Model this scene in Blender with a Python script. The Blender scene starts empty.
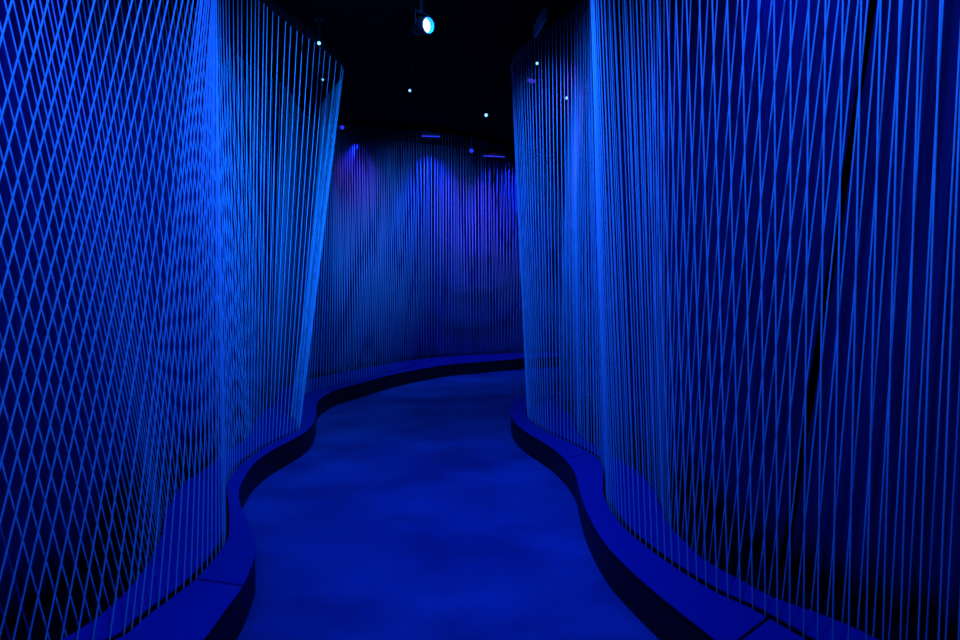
import bpy, bmesh, math, random
from mathutils import Vector, Matrix
random.seed(7)
C = bpy.context.scene.collection
scn = bpy.context.scene

# ---------------------------------------------------------------- camera, world, exposure, large lights
cam_d = bpy.data.cameras.new('camera'); cam_d.sensor_width = 36.0; cam_d.lens = 24.0
cam_d.clip_start = 0.02
cam = bpy.data.objects.new('camera', cam_d); C.objects.link(cam)
CAM_H = 1.5
cam.location = (0, 0, CAM_H)
cam.rotation_euler = (math.radians(90) - math.atan(38/640), 0, 0)
scn.camera = cam
w = bpy.data.worlds.new('world'); scn.world = w; w.use_nodes = True
w.node_tree.nodes['Background'].inputs[0].default_value = (0.0, 0.02, 1.0, 1)
w.node_tree.nodes['Background'].inputs[1].default_value = 0.0
vs = scn.view_settings
vs.view_transform = 'Standard'; vs.look = 'None'; vs.gamma = 1.0; vs.use_curve_mapping = False
vs.exposure = 0.0

BLUE = (0.005, 0.112, 1.0); DEEP = (0.004, 0.02, 1.0); CYAN = (0.002, 0.17, 1.0); FAINT = (0.012, 0.14, 1.0); VIOLET = (0.22, 0.04, 1.0)

def spot(loc, aim, watts, colour=BLUE, angle=80, blend=1.0, radius=0.06, name='blue_spot'):
    l = bpy.data.lights.new(name, 'SPOT'); l.energy = watts; l.color = colour
    l.spot_size = math.radians(angle); l.spot_blend = blend; l.shadow_soft_size = radius
    o = bpy.data.objects.new(name, l); C.objects.link(o); o.location = loc
    d = Vector(aim) - Vector(loc); o.rotation_euler = d.to_track_quat('-Z', 'Y').to_euler()
    return o

# bare spots added above the passage to light curtains and floor, no fixtures
spot((0.10, 0.9, 3.50), (-1.50, 2.8, 1.4), 380, BLUE, 100)
spot((-0.10, 0.9, 3.50), (1.35, 3.0, 1.5), 310, BLUE, 90)
spot((0.35, 3.0, 3.50), (-1.70, 5.0, 1.6), 480, BLUE, 75)
spot((-0.45, 3.0, 3.50), (0.90, 5.2, 1.6), 340, BLUE, 75)
spot((0.25, 4.2, 3.50), (-1.65, 5.8, 2.4), 480, CYAN, 78)
spot((0.10, 4.5, 3.50), (0.50, 6.1, 2.2), 160, BLUE, 70)
spot((0.05, 4.3, 3.50), (0.15, 4.4, 0.0), 190, DEEP, 75)
spot((-0.1, 1.6, 3.50), (0.2, 2.2, 0.0), 100, DEEP, 85)
spot((-0.35, 5.6, 3.50), (-0.7, 10.0, 1.3), 1050, FAINT, 58)
# spots added between curtains and drapes to brighten the rear cords and drapes
spot((-1.75, 2.6, 3.50), (-1.9, 3.0, 0.0), 70, DEEP, 110)
spot((1.30, 3.3, 3.50), (1.75, 2.7, 0.9), 72, DEEP, 110)
spot((-1.52, 2.1, 3.45), (-1.80, 2.3, 1.2), 55, (0.01, 0.06, 1.0), 125)
spot((1.18, 2.60, 3.45), (1.30, 2.55, 1.0), 22, (0.05, 0.05, 1.0), 125)
spot((-1.75, 9.35, 3.50), (-2.0, 9.6, 1.0), 25, DEEP, 110)
spot((-0.75, 9.65, 3.50), (-0.7, 10.9, 1.6), 180, DEEP, 90)
spot((0.30, 10.25, 3.50), (0.35, 11.6, 1.7), 160, DEEP, 90)
# violet washes high on the far and right curtains
spot((-1.30, 7.6, 3.52), (-1.70, 8.9, 2.8), 50, VIOLET, 36)
spot((-0.35, 8.1, 3.52), (-0.30, 9.7, 2.5), 80, VIOLET, 36)
spot((0.25, 8.7, 3.52), (0.20, 10.3, 2.5), 70, VIOLET, 36)
spot((0.30, 4.5, 3.50), (0.82, 5.45, 2.8), 24, VIOLET, 26)

# ---------------------------------------------------------------- helpers
def mat(name, base, rough=0.7, metal=0.0, spec=0.3):
    m = bpy.data.materials.new(name); m.use_nodes = True
    b = m.node_tree.nodes['Principled BSDF']
    b.inputs['Base Color'].default_value = (*base, 1); b.inputs['Roughness'].default_value = rough
    b.inputs['Metallic'].default_value = metal; b.inputs['Specular IOR Level'].default_value = spec
    return m, m.node_tree, b

def noise_mix(nt, b, c0, c1, scale, detail=4, lo=0.35, hi=0.7, stretch=(1, 1, 1), coord='Object'):
    tc = nt.nodes.new('ShaderNodeTexCoord'); mp = nt.nodes.new('ShaderNodeMapping'); mp.inputs['Scale'].default_value = stretch
    n = nt.nodes.new('ShaderNodeTexNoise'); n.inputs['Scale'].default_value = scale; n.inputs['Detail'].default_value = detail
    r = nt.nodes.new('ShaderNodeValToRGB'); r.color_ramp.elements[0].position = lo; r.color_ramp.elements[1].position = hi
    r.color_ramp.elements[0].color = (*c0, 1); r.color_ramp.elements[1].color = (*c1, 1)
    nt.links.new(tc.outputs[coord], mp.inputs[0]); nt.links.new(mp.outputs[0], n.inputs['Vector'])
    nt.links.new(n.outputs['Fac'], r.inputs[0]); nt.links.new(r.outputs[0], b.inputs['Base Color'])
    return n, r

M = {}
# braided cord: a fine woven pattern that runs along the cord
M['cord'], nt, b = mat('braided_cord', (0.8, 0.85, 0.9), 0.6)
geo = nt.nodes.new('ShaderNodeNewGeometry'); wv = nt.nodes.new('ShaderNodeTexWave')
wv.wave_type = 'BANDS'; wv.bands_direction = 'Z'; wv.inputs['Scale'].default_value = 56; wv.inputs['Distortion'].default_value = 0
rp = nt.nodes.new('ShaderNodeValToRGB'); rp.color_ramp.elements[0].color = (0.62, 0.66, 0.69, 1); rp.color_ramp.elements[1].color = (0.9, 0.95, 0.97, 1)
nt.links.new(geo.outputs['Position'], wv.inputs['Vector']); nt.links.new(wv.outputs['Fac'], rp.inputs[0])
nt.links.new(rp.outputs[0], b.inputs['Base Color'])
M['board'], nt, b = mat('plinth_board', (0.05, 0.06, 0.5), 0.55, 0, 0.3)
noise_mix(nt, b, (0.025, 0.02, 0.22), (0.03, 0.025, 0.26), 60, 3)
M['black'], nt, b = mat('black_laminate', (0.012, 0.012, 0.016), 0.5, 0, 0.2)
noise_mix(nt, b, (0.005, 0.005, 0.006), (0.008, 0.008, 0.010), 30, 3)
M['matt'], nt, b = mat('matt_black', (0.006, 0.006, 0.007), 0.9, 0, 0.05)
noise_mix(nt, b, (0.003, 0.003, 0.003), (0.005, 0.004, 0.004), 6, 3)
M['drape'], nt, b = mat('dark_drape', (0.05, 0.05, 0.2), 0.95, 0, 0.05)
noise_mix(nt, b, (0.02, 0.02, 0.08), (0.03, 0.028, 0.12), 3, 5, stretch=(1, 1, 0.15))
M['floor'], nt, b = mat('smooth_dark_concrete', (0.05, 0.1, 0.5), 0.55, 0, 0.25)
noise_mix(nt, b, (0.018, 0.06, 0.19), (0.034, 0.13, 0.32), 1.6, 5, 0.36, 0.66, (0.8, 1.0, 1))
M['metal'], nt, b = mat('lamp_housing', (0.05, 0.05, 0.06), 0.4, 0.4, 0.4)
noise_mix(nt, b, (0.006, 0.006, 0.007), (0.010, 0.010, 0.011), 40, 2)
M['rail'], nt, b = mat('black_rail', (0.01, 0.01, 0.012), 0.6, 0, 0.2)
noise_mix(nt, b, (0.002, 0.002, 0.002), (0.003, 0.003, 0.003), 20, 2)

def glow(name, colour, strength):
    m = bpy.data.materials.new(name); m.use_nodes = True; nt = m.node_tree
    b = nt.nodes['Principled BSDF']; b.inputs['Base Color'].default_value = (0.02, 0.02, 0.05, 1)
    b.inputs['Emission Color'].default_value = (*colour, 1); b.inputs['Emission Strength'].default_value = strength
    return m
M['green'], nt, b = mat('dull_green_casing', (0.04, 0.12, 0.09), 0.6)
noise_mix(nt, b, (0.08, 0.38, 0.26), (0.12, 0.45, 0.32), 12, 2)
M['lit_wall'], nt, b = mat('cyan_lit_wall', (0.1, 0.7, 0.9), 0.5)  # glow on the barrel wall put into the base colour
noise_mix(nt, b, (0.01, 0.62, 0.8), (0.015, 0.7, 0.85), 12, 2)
M['lens_violet'] = glow('violet_lens', (0.10, 0.05, 1.0), 0.45)
M['lens_white'] = glow('white_hot_lens', (0.8, 0.92, 1.0), 1.6)
M['lens_cyan'] = glow('pale_cyan_lens', (0.28, 0.72, 1.0), 1.5)
M['lens_blue'] = glow('blue_lens', (0.02, 0.04, 1.0), 0.8)

def link(name, bm, m, parent=None, smooth=False):
    me = bpy.data.meshes.new(name); bmesh.ops.recalc_face_normals(bm, faces=bm.faces); bm.to_mesh(me); bm.free()
    me.materials.append(m)
    if smooth:
        for p in me.polygons: p.use_smooth = True
    o = bpy.data.objects.new(name, me); C.objects.link(o)
    if parent: o.parent = parent
    return o

def thing(name, label, cat, loc=(0, 0, 0), group=None):
    o = bpy.data.objects.new(name, None); C.objects.link(o); o.location = loc
    o.empty_display_size = 0.1
    tag(o, label, cat, group); return o

def tag(o, label, cat, group=None):
    o['label'] = label; o['category'] = cat
    if group: o['group'] = group
    return o

def struct(o):
    o['kind'] = 'structure'; return o

def box(bm, c, s, rot=None):
    r = bmesh.ops.create_cube(bm, size=1.0)
    mt = Matrix.Translation(c) @ (rot.to_4x4() if rot else Matrix.Identity(4)) @ Matrix.Diagonal((*s, 1))
    bmesh.ops.transform(bm, matrix=mt, verts=r['verts'])

def spline(keys, per=24):
    """centripetal Catmull-Rom through n-dimensional keys"""
    K = [Vector(k) for k in keys]
    K = [K[0]*2-K[1]] + K + [K[-1]*2-K[-2]]
    out = []
    for i in range(1, len(K)-2):
        p0, p1, p2, p3 = K[i-1:i+3]
        d = lambda a, b: max((a-b).length, 1e-5)**0.5
        t0 = 0; t1 = t0+d(p0, p1); t2 = t1+d(p1, p2); t3 = t2+d(p2, p3)
        for j in range(per):
            t = t1+(t2-t1)*j/per
            a1 = p0*((t1-t)/(t1-t0))+p1*((t-t0)/(t1-t0)); a2 = p1*((t2-t)/(t2-t1))+p2*((t-t1)/(t2-t1))
            a3 = p2*((t3-t)/(t3-t2))+p3*((t-t2)/(t3-t2))
            b1 = a1*((t2-t)/(t2-t0))+a2*((t-t0)/(t2-t0)); b2 = a2*((t3-t)/(t3-t1))+a3*((t-t1)/(t3-t1))
            out.append(b1*((t2-t)/(t2-t1))+b2*((t-t1)/(t2-t1)))
    out.append(K[-2].copy())
    return out

def resample(P, step, dims=2):
    L = [0.0]
    for a, b in zip(P, P[1:]): L.append(L[-1]+math.dist(a[:dims], b[:dims]))
    n = max(1, round(L[-1]/step)); out = []; i = 0
    for k in range(n+1):
        s = L[-1]*k/n
        while i < len(L)-2 and L[i+1] < s: i += 1
        f = (s-L[i])/max(L[i+1]-L[i], 1e-9); out.append(P[i].lerp(P[i+1], min(1, max(0, f))))
    return out

def cord_spacing(P, table):
    """points along a plan curve; TABLE gives the spacing as (distance from the entrance, spacing) pairs"""
    out = [P[0]]; run = 0.0
    for a, b in zip(P, P[1:]):
        run += math.dist(a[:2], b[:2]); y = b[1]; step = table[0][1] if y < table[0][0] else table[-1][1]
        for (ya, sa), (yb, sb) in zip(table, table[1:]):
            if ya <= y < yb: step = sa+(sb-sa)*(y-ya)/(yb-ya)
        if run >= step: out.append(b); run -= step
    return out

def normals(P, side):
    """side=+1: normal to the left of the direction of travel; -1: to the right"""
    N = []
    for i in range(len(P)):
        a = P[min(i+1, len(P)-1)]; b = P[max(i-1, 0)]
        t = Vector((a[0]-b[0], a[1]-b[1])).normalized(); N.append(Vector((-t.y, t.x))*side)
    return N

def offset(P, N, d): return [Vector((p[0]+n[0]*d, p[1]+n[1]*d)) for p, n in zip(P, N)]

def nearest(P, q): return min(range(len(P)), key=lambda i: (P[i][0]-q[0])**2+(P[i][1]-q[1])**2)

def prism(bm, loop, z0, z1):
    pts = [loop[0]]
    for q in loop[1:]:
        if math.dist(q[:2], pts[-1][:2]) > 1e-4: pts.append(q)
    top = [bm.verts.new((p[0], p[1], z1)) for p in pts]; bot = [bm.verts.new((p[0], p[1], z0)) for p in pts]
    n = len(pts)
    bm.faces.new(top); bm.faces.new(bot[::-1])
    for i in range(n): bm.faces.new((top[i], bot[i], bot[(i+1) % n], top[(i+1) % n]))

def ribbon(bm, P, Q, z0, z1):
    """solid strip standing between the plan curves P (face) and Q (back)"""
    prev = None
    for p, q in zip(P, Q):
        r = [bm.verts.new((p[0], p[1], z0)), bm.verts.new((p[0], p[1], z1)), bm.verts.new((q[0], q[1], z1)), bm.verts.new((q[0], q[1], z0))]
        if prev:
            for k in range(4): bm.faces.new((prev[k], r[k], r[(k+1) % 4], prev[(k+1) % 4]))
        else: bm.faces.new(r)
        prev = r
    bm.faces.new(prev[::-1])

# ---------------------------------------------------------------- plan curves of the passage (metres)
TOP = 3.60; DECK = 0.195; CHAN = DECK-0.04; GAP = 0.019
edge_left = spline([(-1.42, 0.3), (-1.22, 0.9), (-1.08, 1.5), (-1.02, 2.0), (-1.012, 2.264), (-1.016, 2.478), (-1.02, 2.671), (-1.05, 2.863), (-1.085, 3.027), (-1.168, 3.235), (-1.282, 3.444), (-1.42, 3.715), (-1.515, 3.952), (-1.584, 4.243), (-1.63, 4.566), (-1.624, 4.882), (-1.57, 5.194), (-1.525, 5.51), (-1.536, 5.784), (-1.612, 6.224), (-1.738, 6.737), (-1.784, 7.025), (-1.785, 7.4), (-1.741, 7.756), (-1.553, 8.221), (-1.369, 8.699), (-1.156, 9.184), (-0.902, 9.586), (-0.462, 10.144), (0.0, 10.45), (0.455, 10.737), (0.757, 10.951), (1.5, 11.25), (2.5, 11.4)], 12)
edge_right = spline([(1.35, 0.3), (1.2, 0.9), (1.03, 1.5), (0.93, 2.0), (0.862, 2.264), (0.789, 2.478), (0.739, 2.631), (0.694, 2.793), (0.634, 3.073), (0.611, 3.358), (0.61, 3.681), (0.628, 3.991), (0.65, 4.311), (0.628, 4.658), (0.571, 4.972), (0.496, 5.227), (0.395, 5.548), (0.326, 5.888), (0.305, 6.321), (0.319, 6.562), (0.37, 6.907), (0.55, 7.35), (1.1, 7.8), (1.9, 8.15), (3.0, 8.3)], 12)

# each key: bottom x, y on the plinth and top x, y under the ceiling
FL = [(-1.68, 1.3, -1.30, 2.10), (-1.66, 1.6, -1.23, 2.45), (-1.62, 1.85, -1.19, 2.72), (-1.56, 2.05, -1.16, 2.88), (-1.44, 2.2, -1.14, 2.97), (-1.333, 2.297, -1.155, 3.01), (-1.325, 2.402, -1.18, 3.07), (-1.299, 2.567, -1.205, 3.14), (-1.277, 2.689, -1.257, 3.22), (-1.271, 2.823, -1.300, 3.29), (-1.278, 3.004, -1.335, 3.36), (-1.297, 3.159, -1.373, 3.43), (-1.364, 3.358, -1.42, 3.54), (-1.495, 3.681, -1.51, 3.76), (-1.641, 4.031, -1.627, 4.03), (-1.702, 4.288, -1.67, 4.25), (-1.732, 4.503, -1.675, 4.5), (-1.737, 4.712, -1.65, 4.75), (-1.733, 4.972, -1.62, 5.05), (-1.706, 5.194, -1.55, 5.4), (-1.656, 5.437, -1.45, 5.78), (-1.625, 5.60, -1.39, 6.1), (-1.635, 5.743, -1.347, 6.4),
      (-1.72, 5.95, -1.40, 6.65), (-1.85, 6.2, -1.50, 6.9), (-1.95, 6.6, -1.68, 7.25), (-2.01, 7.1, -1.86, 7.7), (-2.03, 7.55, -1.94, 8.15), (-1.93, 7.82, -1.93, 8.45), (-1.75, 8.22, -1.86, 8.72), (-1.55, 8.65, -1.62, 8.84), (-1.38, 9.08, -1.375, 8.94), (-1.19, 9.5, -1.15, 9.0), (-0.99, 9.92, -0.88, 9.06), (-0.56, 10.37, -0.50, 9.25), (-0.10, 10.68, -0.10, 9.55), (0.30, 10.95, 0.22, 9.95), (0.702, 11.15, 0.62, 10.4), (1.5, 11.5, 1.4, 10.9), (2.5, 11.65, 2.4, 11.2)]
BL = [(-1.95, 1.7, -2.00, 1.23), (-1.75, 2.05, -1.95, 1.52), (-1.58, 2.2, -1.92, 1.72), (-1.514, 2.395, -1.9, 1.88), (-1.508, 2.517, -1.9, 1.99), (-1.523, 2.712, -1.92, 2.23), (-1.578, 2.965, -1.97, 2.58), (-1.666, 3.235, -2.04, 2.91), (-1.807, 3.567, -2.11, 3.35), (-1.917, 3.952, -2.16, 3.75), (-1.948, 4.156, -2.175, 4.0), (-1.945, 4.429, -2.167, 4.3), (-1.95, 4.739, -2.165, 4.6), (-1.99, 5.33, -2.20, 5.2), (-2.07, 5.703, -2.24, 5.65), (-2.20, 6.37, -2.225, 6.37), (-2.27, 6.966, -2.10, 7.0),
      (-2.42, 7.5, -2.15, 7.6), (-2.45, 8.06, -2.20, 8.2), (-2.3, 8.6, -2.12, 8.75), (-2.0, 9.2, -1.95, 9.25), (-1.65, 9.9, -1.55, 9.55), (-1.2, 10.6, -1.20, 9.75), (-0.7, 11.1, -0.60, 10.0), (-0.1, 11.45, -0.15, 10.4), (0.5, 11.7, 0.55, 10.9), (1.2, 11.95, 1.1, 11.3), (2.3, 12.15, 2.2, 11.7)]
FR = [(1.62, 1.3, 1.61, 1.33), (1.45, 1.75, 1.45, 1.75), (1.33, 2.05, 1.31, 2.08), (1.208, 2.277, 1.173, 2.346), (1.144, 2.417, 1.079, 2.53), (1.088, 2.525, 0.998, 2.67), (1.027, 2.609, 0.928, 2.79), (0.968, 2.726, 0.86, 2.96), (0.898, 2.905, 0.78, 3.17), (0.822, 3.164, 0.69, 3.38), (0.782, 3.358, 0.635, 3.52), (0.765, 3.583, 0.612, 3.68), (0.776, 3.839, 0.636, 3.87), (0.832, 4.156, 0.699, 4.17), (0.887, 4.453, 0.765, 4.453), (0.883, 4.739, 0.779, 4.739), (0.822, 4.941, 0.755, 4.941), (0.74, 5.194, 0.68, 5.194), (0.61, 5.51, 0.537, 5.51), (0.514, 5.909, 0.38, 5.89), (0.474, 6.321, 0.305, 6.28),
      (0.53, 6.7, 0.35, 6.6), (0.70, 7.1, 0.52, 6.95), (1.15, 7.55, 0.95, 7.3), (1.95, 7.9, 1.8, 7.6)]
BR = [(2.1, 1.5, 2.06, 1.55), (1.75, 1.9, 1.75, 1.9), (1.476, 2.27, 1.512, 2.218), (1.436, 2.352, 1.493, 2.265), (1.339, 2.478, 1.454, 2.343), (1.232, 2.592, 1.401, 2.36), (1.147, 2.773, 1.323, 2.43), (1.105, 2.863, 1.267, 2.49), (1.072, 2.965, 1.20, 2.56), (1.053, 3.122, 1.125, 2.75), (1.035, 3.358, 1.06, 3.15), (1.061, 3.599, 1.003, 3.55), (1.110, 3.952, 0.98, 3.95), (1.10, 4.357, 0.925, 4.357), (1.05, 4.605, 0.868, 4.605), (0.985, 4.853, 0.84, 4.853), (0.92, 5.096, 0.82, 5.096), (0.87, 5.51, 0.81, 5.51), (0.91, 6.1, 0.86, 6.1), (0.86, 6.6, 0.90, 6.6), (0.87, 6.9, 0.95, 6.9),
      (1.0, 7.1, 1.1, 7.05), (1.4, 7.3, 1.5, 7.2), (2.1, 7.5, 2.1, 7.4)]
curves = {k: spline(v, 24) for k, v in (('FL', FL), ('BL', BL), ('FR', FR), ('BR', BR))}
plan = lambda k, i=0: [Vector((p[i], p[i+1])) for p in curves[k]]

# ---------------------------------------------------------------- the room shell
def shell(name, c, s, m):
    bm = bmesh.new(); box(bm, c, s); return struct(link(name, bm, m))
CEIL = 3.68
shell('floor', (0, 6.3, -0.05), (7.4, 14.8, 0.1), M['floor'])
shell('ceiling', (0, 6.3, CEIL+0.05), (7.4, 14.8, 0.1), M['matt'])
shell('wall_left', (-3.65, 6.3, CEIL/2), (0.1, 14.8, CEIL), M['matt'])
shell('wall_right', (3.65, 6.3, CEIL/2), (0.1, 14.8, CEIL), M['matt'])
shell('wall_far', (0, 13.65, CEIL/2), (7.2, 0.1, CEIL), M['matt'])
shell('wall_near', (0, -1.05, CEIL/2), (7.2, 0.1, CEIL), M['matt'])

# ---------------------------------------------------------------- plinths that carry the curtains
def plinth(side, edge, front, back, seams, label, rear):
    root = thing('plinth', label, 'plinth', (edge[0][0], edge[0][1], 0))
    off = Vector((-edge[0][0], -edge[0][1], 0))
    def part(name, bm, m):
        bmesh.ops.translate(bm, vec=off, verts=bm.verts); return link(name, bm, m, root)
    e = resample(edge, 0.04); f = resample(front, 0.03); bk = resample(back, 0.04)
    ne, nf, nb = normals(e, side), normals(f, side), normals(bk, side)
    inner = offset(f, nf, -GAP)
    cuts = [(0, 0)] + [(nearest(e, a), nearest(f, b)) for a, b in seams] + [(len(e)-1, len(f)-1)]
    for k in range(len(cuts)-1):
        (e0, f0), (e1, f1) = cuts[k], cuts[k+1]
        ee = [p.copy() for p in e[e0:e1+1]]; ff = [p.copy() for p in inner[f0:f1+1]]
        def pull(L, i, j):                                          # leaves a dark joint between two boards
            d = (L[j]-L[i]).normalized(); L[i] = L[i]+d*0.007
        if k > 0: pull(ee, 0, 1); pull(ff, 0, 1)
        if k < len(cuts)-2: pull(ee, -1, -2); pull(ff, -1, -2)
        bm = bmesh.new(); prism(bm, ee+ff[::-1], DECK-0.007, DECK)
        es = [x for x in bm.edges if all(abs(v.co.z-DECK) < 1e-5 for v in x.verts) and len(x.link_faces) == 2]
        bmesh.ops.bevel(bm, geom=es, offset=0.002, segments=2, affect='EDGES', profile=0.5)
        part('deck_board', bm, M['board'])
    bm = bmesh.new(); prism(bm, offset(f, nf, GAP)+offset(bk, nb, -GAP)[::-1], DECK-0.007, DECK)
    part('rear_deck', bm, M['board'])
    bm = bmesh.new(); prism(bm, offset(f, nf, GAP)+offset(bk, nb, -GAP)[::-1], DECK-0.022, DECK-0.0075)
    prism(bm, offset(e, ne, 0.004)+inner[::-1], DECK-0.022, DECK-0.0075)
    part('under_board', bm, M['matt'])  # black layer added so the slot sides stay dark, as in shade
    bm = bmesh.new(); ribbon(bm, offset(e, ne, 0.006), offset(e, ne, 0.024), 0.0, DECK-0.023)
    part('riser', bm, M['black'])
    bm = bmesh.new(); prism(bm, offset(f, nf, -0.05)+[p for p in rear][::-1], CHAN-0.02, CHAN)
    prism(bm, offset(f, nf, -0.03)+offset(f, nf, 0.03)[::-1], 0.0, CHAN-0.02)
    part('base_board', bm, M['matt'])
    return root

DRAPE_LEFT = [(-2.35, 1.3, -2.45, 1.0), (-2.1, 1.9, -2.3, 1.5), (-1.88, 2.3, -2.25, 1.9), (-1.8, 2.7, -2.25, 2.4), (-1.95, 3.2, -2.35, 3.0), (-2.2, 3.7, -2.46, 3.6), (-2.28, 4.3, -2.48, 4.3), (-2.28, 5.0, -2.48, 5.0), (-2.38, 5.7, -2.52, 5.7), (-2.52, 6.4, -2.53, 6.4), (-2.62, 7.0, -2.45, 7.1)]
DRAPE_FAR = [(-2.68, 7.15, -2.5, 7.25), (-2.8, 7.7, -2.55, 7.8), (-2.78, 8.3, -2.55, 8.5), (-2.6, 8.9, -2.4, 9.1), (-2.2, 9.6, -2.15, 9.7), (-1.8, 10.4, -1.75, 10.1), (-1.35, 11.05, -1.3, 10.5), (-0.8, 11.5, -0.75, 11.0), (-0.1, 11.85, -0.1, 11.3), (0.6, 12.15, 0.6, 11.6), (1.4, 12.4, 1.4, 11.9), (2.5, 12.6, 2.5, 12.2)]
DRAPE_NEAR = [(2.5, 1.45, 2.6, 1.5), (2.05, 1.95, 2.25, 2.0), (1.72, 2.42, 2.0, 2.4), (1.41, 2.87, 1.735, 2.655)]
DRAPE_RIGHT = [(1.37, 2.93, 1.70, 2.695), (1.36, 3.2, 1.6, 3.05), (1.36, 3.7, 1.45, 3.6), (1.38, 4.2, 1.4, 4.2), (1.33, 4.7, 1.3, 4.7), (1.24, 5.2, 1.22, 5.2), (1.2, 5.7, 1.2, 5.7)]
def rear_line(keys, side, d=0.13):
    P = resample(spline([k[:2] for k in keys], 16), 0.05); return offset(P, normals(P, side), d)

plinth(1, edge_left, plan('FL'), plan('BL'), [((-1.02, 2.671), (-1.276, 2.74))],
       'low winding blue-topped plinth with black riser under left and far curtains', rear_line(DRAPE_LEFT+DRAPE_FAR, 1))
plinth(-1, edge_right, plan('FR'), plan('BR'), [((0.88, 2.19), (1.144, 2.417)), ((0.625, 4.68), (0.862, 4.82))],
       'low winding blue-topped plinth with black riser under the right curtain', rear_line(DRAPE_NEAR+DRAPE_RIGHT+[(1.3, 6.5), (1.6, 7.1), (2.4, 7.4)], -1))

# ---------------------------------------------------------------- rails under the ceiling
def rail(key, side, label):
    P = resample(plan(key, 2), 0.06); N = normals(P, side)
    bm = bmesh.new(); ribbon(bm, offset(P, N, -0.014), offset(P, N, 0.014), TOP, CEIL)
    return tag(link('curtain_rail', bm, M['rail']), label, 'rail')
rail('FL', 1, 'thin black ceiling rail holding front cords of left and far curtains')
rail('BL', 1, 'thin black ceiling rail holding rear cords of left and far curtains')
rail('FR', -1, 'thin black ceiling rail holding front cords of the right curtain')
rail('BR', -1, 'thin black ceiling rail holding rear cords of the right curtain')

# ---------------------------------------------------------------- dark drapes behind the cords
def drape(keys, side, label, fold=0.03, wave=0.17, swag=None):
    P = resample(spline(keys, 16), 0.025); nb = normals([Vector((p[0], p[1])) for p in P], side)
    nt_ = normals([Vector((p[2], p[3])) for p in P], side)
    rows = 44 if swag else 14; bm = bmesh.new(); grid = []
    ph = [random.uniform(0, 6.28) for _ in range(4)]
    for side_off in (0.0, 0.006):
        layer = []
        for r in range(rows+1):
            t = r/rows; row = []
            for i, p in enumerate(P):
                s = i*0.025
                a = fold*(math.sin(s*6.283/wave+ph[0]+0.8*math.sin(s*2.1+ph[1]))*0.6+0.6*math.sin(s*6.283/(wave*3.3)+ph[2]+t*0.9))
                if swag:                                            # folds hanging in wide curves from the top
                    z = CHAN+t*(CEIL-CHAN); d0 = math.dist(p[:2], swag)
                    rr = math.hypot(d0/0.75, (CEIL-z)/1.0)
                    a += 0.045*math.sin(rr*6.283/0.62)*max(0.0, 1-d0/1.5)*min(1.0, rr)
                b_ = Vector((p[0], p[1]))+nb[i]*(a+side_off); c_ = Vector((p[2], p[3]))+nt_[i]*(a+side_off)
                q = b_.lerp(c_, t); row.append(bm.verts.new((q.x, q.y, CHAN+0.003+t*(CEIL-CHAN-0.006))))
            layer.append(row)
        grid.append(layer)
    n = len(P)-1
    for L, flip in ((grid[0], 0), (grid[1], 1)):
        for r in range(rows):
            for i in range(n):
                f = (L[r][i], L[r][i+1], L[r+1][i+1], L[r+1][i]); bm.faces.new(f[::-1] if flip else f)
    A, B = grid
    for i in range(n):
        bm.faces.new((A[0][i], A[0][i+1], B[0][i+1], B[0][i])); bm.faces.new((A[rows][i], A[rows][i+1], B[rows][i+1], B[rows][i]))
    for r in range(rows):
        bm.faces.new((A[r][0], A[r+1][0], B[r+1][0], B[r][0])); bm.faces.new((A[r][n], A[r+1][n], B[r+1][n], B[r][n]))
    return tag(link('backdrop_drape', bm, M['drape'], None, True), label, 'drape')

drape(DRAPE_LEFT,
      1, 'dark drape hung behind the cords of the left curtain')
drape(DRAPE_FAR,
      1, 'dark drape hung behind the cords of the far curtain', 0.03, 0.3, (-0.1, 11.85))
drape(DRAPE_NEAR,
      -1, 'dark drape behind the right curtain on the near side of a black gap')
drape(DRAPE_RIGHT,
      -1, 'dark drape behind the right curtain on the far side of a black gap')

# ---------------------------------------------------------------- the cords
RAD = 0.0032; SIDES = 8
bm = bmesh.new()
bmesh.ops.create_cone(bm, segments=SIDES, radius1=RAD, radius2=RAD, depth=1.0, cap_ends=True)
bmesh.ops.translate(bm, vec=(0, 0, 0.5), verts=bm.verts)
unit = bpy.data.meshes.new('cord'); bm.to_mesh(unit); bm.free(); unit.materials.append(M['cord'])
for p in unit.polygons: p.use_smooth = len(p.vertices) == 4

def project(x, y, z):
    a = math.atan(38/640); dz = z-CAM_H; f = y*math.cos(a)-dz*math.sin(a)
    if f < 0.05: return None
    return 480+640*x/f, 320-640*(y*math.sin(a)+dz*math.cos(a))/f, f

def shown(b, t):
    """about how much of a cord falls inside the picture"""
    s = 0
    for k in range(25):
        q = b.lerp(t, k/24); r = project(*q)
        if r and -2 < r[0] < 962 and 0 < r[1] < 640: s += 1/r[2]**2
    return s

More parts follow.
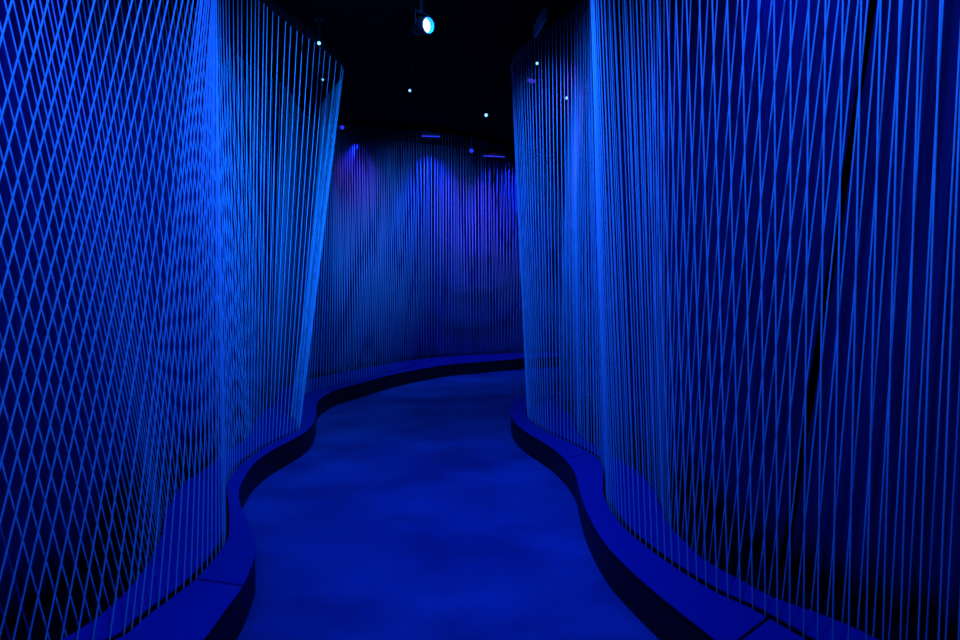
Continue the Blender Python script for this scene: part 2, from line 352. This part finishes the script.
LAYER = {
    'FL': ('pale blue-lit cord in front layer of left curtain, rising from left plinth slot', 'front cords of the left curtain'),
    'BL': ('pale blue-lit cord in rear layer of left curtain, seen between the front cords', 'rear cords of the left curtain'),
    'FR': ('pale blue-lit cord in front layer of right curtain, rising from right plinth slot', 'front cords of the right curtain'),
    'BR': ('pale blue-lit cord in rear layer of right curtain, seen between the front cords', 'rear cords of the right curtain'),
}
SPACING = {'FL': [(2.3, 0.053), (3.2, 0.059)], 'FR': [(2.0, 0.057), (5.0, 0.058)], 'BR': [(2.0, 0.057), (5.0, 0.060)],
           'BL': [(2.4, 0.057), (3.0, 0.062), (3.6, 0.074), (7.0, 0.074), (8.0, 0.058)]}
cords = []
for key in ('FL', 'FR', 'BL', 'BR'):
    for p in cord_spacing(resample(curves[key], 0.004), SPACING[key]):
        jt = random.uniform(-0.004, 0.004)
        t_ = Vector((p[2]+jt, p[3]+jt, TOP-0.0015)); b_ = Vector((p[0], p[1], DECK-0.011))
        b_ = b_+(t_-b_)*((CHAN+0.0015-b_.z)/(t_.z-b_.z))               # runs through the middle of the slot down to the base
        v = shown(b_, t_)*(1.0 if key[0] == 'F' else 0.7)
        cords.append((v, key, b_, t_))
cords.sort(key=lambda c: -c[0])
for v, key, b_, t_ in cords[:298]:
    o = bpy.data.objects.new('cord', unit); C.objects.link(o)
    d = t_-b_; o.location = b_; o.rotation_euler = d.to_track_quat('Z', 'Y').to_euler(); o.scale = (1, 1, d.length)
    lab, grp = LAYER[key]
    tag(o, lab, 'cord', grp)
bm = bmesh.new()
for v, key, b_, t_ in cords[298:]:
    d = t_-b_; r = bmesh.ops.create_cone(bm, segments=6, radius1=RAD, radius2=RAD, depth=d.length, cap_ends=True)
    bmesh.ops.transform(bm, matrix=Matrix.Translation((b_+t_)/2) @ d.to_track_quat('Z', 'Y').to_matrix().to_4x4(), verts=r['verts'])
rest = link('curtain_cords', bm, M['cord'], None, True)
tag(rest, 'distant fine rows of blue-lit cords, mostly the far curtain at the bend', 'cords'); rest['kind'] = 'stuff'
print('CORDS', len(cords), {k: sum(1 for c in cords[:298] if c[1] == k) for k in LAYER}, max(c[2].y for c in cords[:298]), cords[297][0])

# ---------------------------------------------------------------- lamps under the ceiling
def lamp(loc, aim, lens, label, r=0.05, length=0.14, watts=0, colour=BLUE, deep=0.0, angle=60):
    """can lamp in a yoke, hung from the ceiling; its lens sits DEEP inside the barrel"""
    loc = Vector(loc); root = thing('spotlight', label, 'spotlight', (loc.x, loc.y, CEIL))
    base = loc-Vector((loc.x, loc.y, CEIL))
    q = (Vector(aim)-loc).to_track_quat('Z', 'Y')
    R = Matrix.Translation(base) @ q.to_matrix().to_4x4()
    n = 24; bm = bmesh.new()
    prof = [(0.0, -length*0.55), (r*0.55, -length*0.55), (r*0.9, -length*0.35), (r, -length*0.1), (r, length*0.5), (r*0.88, length*0.5), (r*0.88, length*0.5-deep-0.012), (0.0, length*0.5-deep-0.012)]
    rings = [[bm.verts.new((a*math.cos(6.28318*k/n), a*math.sin(6.28318*k/n), z)) for k in range(n)] if a > 0 else [bm.verts.new((0, 0, z))] for a, z in prof]
    for A, B in zip(rings, rings[1:]):
        for k in range(n):
            if len(A) == 1: bm.faces.new((A[0], B[(k+1) % n], B[k]))
            elif len(B) == 1: bm.faces.new((A[k], A[(k+1) % n], B[0]))
            else: bm.faces.new((A[k], A[(k+1) % n], B[(k+1) % n], B[k]))
    bmesh.ops.transform(bm, matrix=R, verts=bm.verts)
    link('barrel', bm, M['metal'], root, True)
    if deep > 0.02:                                                 # sleeve whose cyan stands in for light on the barrel's inner wall
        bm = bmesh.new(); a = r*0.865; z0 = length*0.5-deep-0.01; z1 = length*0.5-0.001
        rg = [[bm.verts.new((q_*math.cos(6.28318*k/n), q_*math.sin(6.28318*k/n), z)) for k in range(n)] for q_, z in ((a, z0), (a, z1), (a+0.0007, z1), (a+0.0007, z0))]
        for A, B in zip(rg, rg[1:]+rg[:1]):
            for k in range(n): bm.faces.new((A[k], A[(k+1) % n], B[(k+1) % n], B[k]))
        bmesh.ops.transform(bm, matrix=R, verts=bm.verts); link('lit_wall', bm, M['lit_wall'], root, True)
    bm = bmesh.new(); ln = bmesh.ops.create_uvsphere(bm, u_segments=20, v_segments=10, radius=r*0.85)
    bmesh.ops.scale(bm, vec=(1, 1, 0.12), verts=bm.verts); bmesh.ops.translate(bm, vec=(0, 0, length*0.5-deep), verts=bm.verts)
    bmesh.ops.transform(bm, matrix=R, verts=bm.verts)
    link('lens', bm, lens, root, True)
    ax = (q @ Vector((1, 0, 0))); ax.z = 0; ax.normalize()
    bm = bmesh.new(); up = base + Vector((0, 0, r*1.55)); rz = Matrix.Rotation(math.atan2(ax.y, ax.x), 3, 'Z')
    for s in (-1, 1):
        box(bm, base+ax*(s*(r+0.006))+Vector((0, 0, r*0.75)), (0.004, 0.022, r*1.7), rz)
    box(bm, up, (2*r+0.016, 0.022, 0.004), rz)
    link('yoke', bm, M['metal'], root)
    bm = bmesh.new(); h = -up.z
    if h > 0.004: box(bm, (0, 0, up.z+h/2), (0.018, 0.018, h))
    box(bm, (0, 0, -0.006), (0.07, 0.05, 0.012), rz)
    link('mount', bm, M['metal'], root)
    if watts:
        l = bpy.data.lights.new('lamp_light', 'SPOT'); l.energy = watts; l.color = colour; l.spot_size = math.radians(angle); l.spot_blend = 1; l.shadow_soft_size = r*0.8
        lo = bpy.data.objects.new('lamp_light', l); C.objects.link(lo); lo.parent = root
        lo.location = base+(q @ Vector((0, 0, length*0.5+0.03))); lo.rotation_euler = (-(q @ Vector((0, 0, 1)))).to_track_quat('Z', 'Y').to_euler()
    return root

lamp((-0.435, 4.87, 3.395), (1.2, 3.35, 3.0), M['lens_white'], 'largest and brightest ceiling spotlight, white-hot lens in a barrel whose lit inside is coloured cyan', 0.062, 0.16, 40, BLUE, 0.040)
lamp((-0.715, 6.65, 3.45), (-0.3, 2.0, 1.8), M['lens_cyan'], 'small pale spotlight on dark ceiling below left of the big lamp', 0.016, 0.08)
lamp((0.07, 7.45, 3.41), (0.05, 2.0, 1.6), M['lens_cyan'], 'small pale spotlight on dark ceiling above right end of far curtain', 0.022, 0.10)
lamp((-1.335, 5.45, 3.485), (-0.9, 2.0, 2.0), M['lens_cyan'], 'small spotlight glowing at the top edge of left curtain', 0.017, 0.07)
lamp((-1.56, 6.50, 3.51), (-1.2, 2.0, 2.2), M['lens_cyan'], 'small spotlight glowing behind the far end of left curtain', 0.014, 0.07)
lamp((-1.695, 8.0, 3.40), (-0.6, 2.0, 1.8), M['lens_blue'], 'dim blue spotlight at upper left corner of far curtain', 0.03, 0.1)
lamp((0.505, 5.80, 3.435), (0.4, 2.0, 2.2), M['lens_cyan'], 'upper small spotlight glowing through right curtain near its far edge', 0.015, 0.08)
lamp((0.73, 5.50, 3.05), (0.5, 2.0, 2.0), M['lens_cyan'], 'lower small spotlight glowing through right curtain', 0.014, 0.08)
lamp((0.53, 4.70, 3.545), (0.3, 2.0, 2.2), M['lens_violet'], 'tiny violet spotlight at top edge of right curtain', 0.011, 0.05)
lamp((0.49, 6.10, 3.42), (0.30, 5.9, 2.6), M['lens_violet'], 'lamp shape standing in for violet-lit yoke arm behind right curtain, beside upper small lamp', 0.045, 0.10)  # glowing lens added in place of a yoke arm lit violet
lamp((-0.12, 9.0, 3.32), (0.1, 2.0, 1.5), M['lens_blue'], 'dim blue spotlight above far curtain, left of a blue light bar', 0.035, 0.1)

def light_bar(loc, rz, length, label):
    """slim batten with a glowing blue strip along its underside"""
    root = thing('light_bar', label, 'light bar', (loc[0], loc[1], CEIL)); R = Matrix.Rotation(rz, 3, 'Z'); z = loc[2]-CEIL
    bm = bmesh.new(); box(bm, (0, 0, z+0.02), (length, 0.05, 0.035), R)
    bmesh.ops.bevel(bm, geom=bm.edges[:], offset=0.005, segments=2, affect='EDGES'); link('housing', bm, M['metal'], root)
    bm = bmesh.new(); box(bm, (0, 0, z), (length*0.94, 0.036, 0.012), R); link('diffuser', bm, M['lens_blue'], root)
    for sx in (-1, 1):
        bm = bmesh.new(); p = R @ Vector((sx*length*0.35, 0, 0)); h = -z-0.036
        box(bm, (p.x, p.y, -h/2), (0.012, 0.012, h)); link('hanger', bm, M['metal'], root)
light_bar((-0.66, 8.75, 3.46), 0.15, 0.26, 'blue light bar above the middle of the far curtain')
light_bar((0.20, 9.3, 3.30), 0.25, 0.34, 'blue light bar above the right end of far curtain')
bm = bmesh.new(); R = Matrix.Rotation(math.atan2(-0.40, 0.055), 3, 'Z')
box(bm, (0, 0, -0.10), (0.36, 0.03, 0.10), R); bmesh.ops.bevel(bm, geom=bm.edges[:], offset=0.006, segments=2, affect='EDGES')
pn = thing('ceiling_panel', 'dim greenish flat panel under ceiling by top edge of right curtain', 'panel', (0.482, 5.28, CEIL))
link('casing', bm, M['green'], pn)
for sx in (-1, 1):
    bm = bmesh.new(); p = R @ Vector((sx*0.12, 0, 0)); box(bm, (p.x, p.y, -0.025), (0.014, 0.014, 0.05)); link('bracket', bm, M['metal'], pn)
